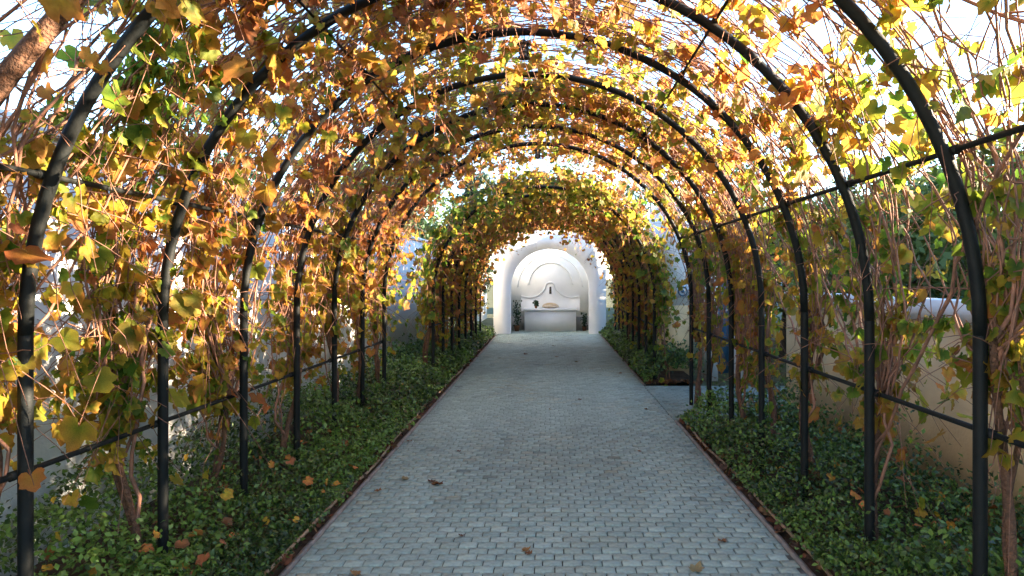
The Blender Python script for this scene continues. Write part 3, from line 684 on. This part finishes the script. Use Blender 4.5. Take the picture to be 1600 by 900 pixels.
# ================================================================== TREES
def tree_data(seed, h, rx, rz, trunk_h, col_a, col_b, nclump=55, per=70, lsz=.12):
    r = np.random.default_rng(seed); tb = MB(); lb = MB(); cz = trunk_h + rz
    P = np.array([(0, 0, -.1), (.03, .02, trunk_h * .5), (.06, -.03, trunk_h), (.03, 0, cz), (0, .02, cz + rz * .6)]); tb.tube(P, [h * .03, h * .024, h * .02, h * .012, h * .004], 8)
    cen = []
    while len(cen) < nclump:
        q = r.normal(0, 1, 3); q /= np.linalg.norm(q); rad = r.uniform(.35, 1.0) ** .5; wob = 1 + .22 * math.sin(q[0] * 4 + seed) * math.cos(q[2] * 3 + seed)
        cen.append((q[0] * rx * rad * wob, q[1] * rx * rad * wob, cz + q[2] * rz * rad * wob))
    cen = np.array(cen)
    for c_ in cen[::3]:
        a_ = np.array([0.04, 0, trunk_h + (c_[2] - trunk_h) * .4 if c_[2] > trunk_h else trunk_h * .8]); tb.tube([a_, (a_ + c_) / 2 + r.normal(0, .08, 3), c_], [h * .008, h * .005, h * .002], 5)
    n = nclump * per; k_ = np.repeat(np.arange(nclump), per); off = r.normal(0, 1, (n, 3)); off /= np.linalg.norm(off, axis=1)[:, None]; off *= (r.random(n) ** .45 * rx * .30)[:, None]; off[:, 2] *= .8
    pos = cen[k_] + off
    global rng
    keep = rng; rng = r; Fm = leaf_frames(n, np.array([0, 0, -.4]), .8, off / (rx * .3) + np.array([0, 0, .4]), .5); rng = keep
    V = np.array([(0, -.5, 0), (.32, 0, .1), (0, .55, -.08), (-.32, 0, .1)]); sz = lsz * r.uniform(.7, 1.4, n)
    W = np.einsum('nij,vj->nvi', Fm, V) * sz[:, None, None] + pos[:, None]
    m1 = np.clip(r.uniform(0, 1, nclump)[k_] * .7 + r.normal(.15, .2, n), 0, 1)[:, None]
    lb.add(W.reshape(-1, 3), T=(np.array([(0, 1, 3), (1, 2, 3)])[None] + (np.arange(n) * 4)[:, None, None]).reshape(-1, 3), C=np.repeat(np.array(col_a) * (1 - m1) + np.array(col_b) * m1, 4, 0))
    t_ = tb.build('trunk', M['tbark'], smooth=True); l_ = lb.build('crown', M['tleaf']); d = (t_.data, l_.data); bpy.data.objects.remove(t_); bpy.data.objects.remove(l_); return d
DK = tree_data(1, 5.3, 1.6, 2.1, 1.1, (.018, .042, .016), (.04, .085, .025))
MD = tree_data(2, 5.2, 1.55, 2.05, 1.1, (.035, .07, .02), (.085, .14, .035))
YG = tree_data(3, 3.6, 1.2, 1.25, 1.1, (.08, .12, .03), (.17, .20, .04))
CO_ = tree_data(4, 7.5, .95, 3.2, .8, (.014, .034, .018), (.03, .06, .028), 70, 70, .14)
KINDS = {'D': (DK, 'dense dark evergreen tree'), 'M': (MD, 'mid green leafy tree'), 'Y': (YG, 'yellow-green leafy tree'), 'C': (CO_, 'tall dark slender conifer')}
def tree(kind, x, y, s, label, group, sz=1.0):
    d, _ = KINDS[kind]; o = empty('conifer' if kind == 'C' else 'tree', (x, y, -.06), label, 'tree', group); o.scale = (s, s, s * sz); o.rotation_euler = (0, 0, rng.uniform(0, 6.28))
    link('trunk', d[0], o, kind=None) if False else link('trunk', d[0], o)
    link('crown', d[1], o)
row = ['D', 'D', 'M', 'D', 'D', 'D', 'M', 'D', 'D', 'M', 'D', 'D', 'D', 'M', 'D', 'D', 'D', 'M', 'D']
for i, kd in enumerate(row):
    y = -4.0 + i * 1.65; x = (7.7 if i % 2 else 9.3) + rng.uniform(-.3, .3)
    tree(kd, x, y, rng.uniform(.95, 1.05), ('dense dark evergreen' if kd == 'D' else 'lighter mid-green') + (' tree in the row close behind the pale blue wall' if i % 2 else ' tree in the second row back from the pale blue wall'), 'trees behind the pale blue wall', rng.uniform(.70, .82))
for x, y, s in ((5.1, 7.3, .88), (4.6, 8.6, .85), (5.0, 10.4, .92), (4.7, 12.6, .9), (4.7, 15.0, .95)):
    tree('Y', x, y, s, 'small yellow-green tree between the beige and pale blue walls', 'small yellow-green trees')
for x, y, s, kd, lb in ((-3.2, 25.0, .95, 'C', 'tall dark conifer behind the fountain niche, nearest the long white wall'), (-1.6, 27.5, .8, 'C', 'shorter dark conifer behind the fountain niche'), (3.4, 26, .78, 'C', 'dark conifer behind the fountain niche, away from the white wall'),
                    (.6, 23.5, 1.2, 'M', 'mid green tree directly behind the fountain niche'), (-5.5, 24, 1.1, 'M', 'mid green tree at the far end behind the white wall'), (-6.6, 12, 1.0, 'D', 'dark evergreen tree standing well back behind the long white wall'),
                    (-4.9, 14.2, .92, 'M', 'mid green tree leaning close behind the long white wall'), (-4.8, 17.4, 1.0, 'D', 'dark evergreen tree close behind the long white wall'), (-4.4, 20.6, 1.05, 'M', 'mid green tree behind the white wall, level with the niche'),
                    (3.7, 13.4, .95, 'D', 'dark evergreen tree behind the white wall end with the tile'), (3.6, 22.8, 1.05, 'D', 'dark evergreen tree beside the back of the niche'),
                    (-2.55, 18.7, .5, 'D', 'dark shrub filling the gap between the niche and the long white wall'), (2.35, 18.7, .5, 'D', 'dark shrub at the side of the niche away from the white wall')):
    tree(kd, x, y, s, lb, 'trees beyond the garden')
# hedge between the two walls
hb = MB(); n = 9000; P = np.column_stack([rng.uniform(4.0, 4.6, n), rng.uniform(-2, 7.5, n), rng.uniform(.0, 1.5, n)]); P[:, 2] += .08 * noise3(P, 2, 9)
Fm = leaf_frames(n, np.array([0, 0, .2]), .8, np.array([-.3, -.3, .6]), .6); V = np.array([(0, -.5, 0), (.3, 0, .1), (0, .55, -.08), (-.3, 0, .1)])
W = np.einsum('nij,vj->nvi', Fm, V) * rng.uniform(.06, .1, n)[:, None, None] + P[:, None]
hb.add(W.reshape(-1, 3), T=(np.array([(0, 1, 3), (1, 2, 3)])[None] + (np.arange(n) * 4)[:, None, None]).reshape(-1, 3), C=np.repeat(np.array([.03, .065, .02]) * rng.uniform(.6, 1.7, (n, 1)), 4, 0))
o = empty('hedge', (4.3, 2.7, 0), 'clipped green hedge behind the low beige wall', 'hedge'); hb.build('foliage', M['tleaf'], o, off=o.location, kind='stuff')
hs = MB()
for y in np.arange(-1.8, 7.4, .45): hs.tube([(4.3, y, -.06), (4.32, y + .05, .6), (4.28, y - .04, 1.3)], [.025, .018, .006], 5)
hs.build('stems', M['tbark'], o, off=o.location, kind='stuff')
# tall screen hedge just behind the pale blue wall
n = 42000; P = np.column_stack([rng.uniform(6.25, 7.0, n), rng.uniform(-5, 26, n), rng.uniform(.3, 1.0, n) ** .8 * 3.25]); P[:, 2] *= 1 + .06 * noise3(P * np.array([1, 1, 0]), 1.6, 9) + .04 * noise3(P * np.array([1, 1, 0]), 4.5, 19)
Fm = leaf_frames(n, np.array([0, 0, .2]), .8, np.array([-.3, -.3, .6]), .7)
W = np.einsum('nij,vj->nvi', Fm, V) * rng.uniform(.09, .16, n)[:, None, None] + P[:, None]
hb = MB(); cm = np.clip(.5 + .5 * noise3(P, 1.5, 31)[:, None] + rng.normal(0, .25, (n, 1)), 0, 1)
hb.add(W.reshape(-1, 3), T=(np.array([(0, 1, 3), (1, 2, 3)])[None] + (np.arange(n) * 4)[:, None, None]).reshape(-1, 3), C=np.repeat(np.array([.014, .034, .014]) * (1 - cm) + np.array([.04, .085, .025]) * cm, 4, 0))
o = empty('hedge', (6.6, 10, -.06), 'tall dark screen hedge rising behind the pale blue wall', 'hedge'); hb.build('foliage', M['tleaf'], o, off=o.location, kind='stuff')
hs = MB()
for y in np.arange(-4.8, 26, .7): hs.tube([(6.6, y, -.06), (6.64, y + .05, 1.3), (6.57, y - .04, 2.8)], [.04, .03, .008], 5)
hs.build('stems', M['tbark'], o, off=o.location, kind='stuff')
# small plants in the niche
def niche_plant(x, y, z, h, s, label):
    o = empty('potted_plant', (x, y, z), label, 'plant'); r = np.random.default_rng(int(abs(x) * 100))
    b = MB(); b.lathe([(0, 0), (.07 * s, 0), (.10 * s, .17 * s), (.11 * s, .17 * s), (.11 * s, .19 * s), (.08 * s, .185 * s), (0, .16 * s)], 0, 0, 14); b.build('pot', M['terracotta'], o, smooth=True)
    n = int(140 * s) + 40; q = r.normal(0, 1, (n, 3)) * np.array([.07 * s, .06 * s, h * .26]) + np.array([0, 0, .16 * s + h * .5]); q[:, 2] = np.clip(q[:, 2], .19 * s, .2 * s + h)
    global rng
    keep = rng; rng = r; Fm = leaf_frames(n, np.array([0, 0, .6]), .7, np.array([0, -.6, .3]), .6); rng = keep
    W = np.einsum('nij,vj->nvi', Fm, np.array([(0, -.5, 0), (.3, 0, .1), (0, .55, -.08), (-.3, 0, .1)])) * r.uniform(.05, .09, n)[:, None, None] + q[:, None]
    b = MB(); b.add(W.reshape(-1, 3), T=(np.array([(0, 1, 3), (1, 2, 3)])[None] + (np.arange(n) * 4)[:, None, None]).reshape(-1, 3), C=np.repeat(np.array([.025, .06, .02]) * r.uniform(.6, 1.6, (n, 1)), 4, 0)); b.build('foliage', M['cover'], o, kind='stuff')
    b = MB(); b.tube([(0, 0, .1 * s), (.01, 0, .2 * s + h * .8)], .008, 5); b.build('stem', M['tbark'], o)
niche_plant(PX - 1.02, PY + 1.0, 0, .75, .9, 'tall dark green potted plant on the floor inside the niche')
niche_plant(PX + 1.06, PY + 1.1, 0, .4, .7, 'short potted plant on the floor across the basin from the tall one')
niche_plant(FX - .44, FB - .46, .70, .16, .45, 'tiny potted plant standing on the fountain rim')
# house beyond, and an overhead cable
o = empty('house', (8.2, 33, -.06), 'pale grey house with low grey roof seen beyond the trees', 'house')
b = MB(); b.box(5.0, 11.5, 30, 36, -.06, 4.0); b.build('wall', M['paleblue'], o, off=o.location)
b = MB(); b.prism([(4.6, 4.0), (11.9, 4.0), (8.25, 5.4)], 29.6, 36.4); b.build('roof', M['roof'], o, off=o.location)
for x0 in (5.6, 7.4, 9.2):
    b = MB(); b.box(x0, x0 + .95, 29.95, 29.998, 2.0, 3.2); wn = b.build('window', M['plaster'], o, off=o.location)
    b = MB(); b.box(x0 + .07, x0 + .88, 29.93, 29.949, 2.07, 3.13); b.build('pane', M['window'], wn, off=o.location)
ys = np.linspace(-2, 40, 40); b = MB(); b.tube(np.column_stack([np.full(40, -3.5), ys, 2.98 - .12 * np.sin((ys + 2) / 42 * np.pi * 3) ** 2]), .008, 5)
b.build('overhead_cable', M['cable'], label='thin black cable strung above the tall white wall', category='cable')
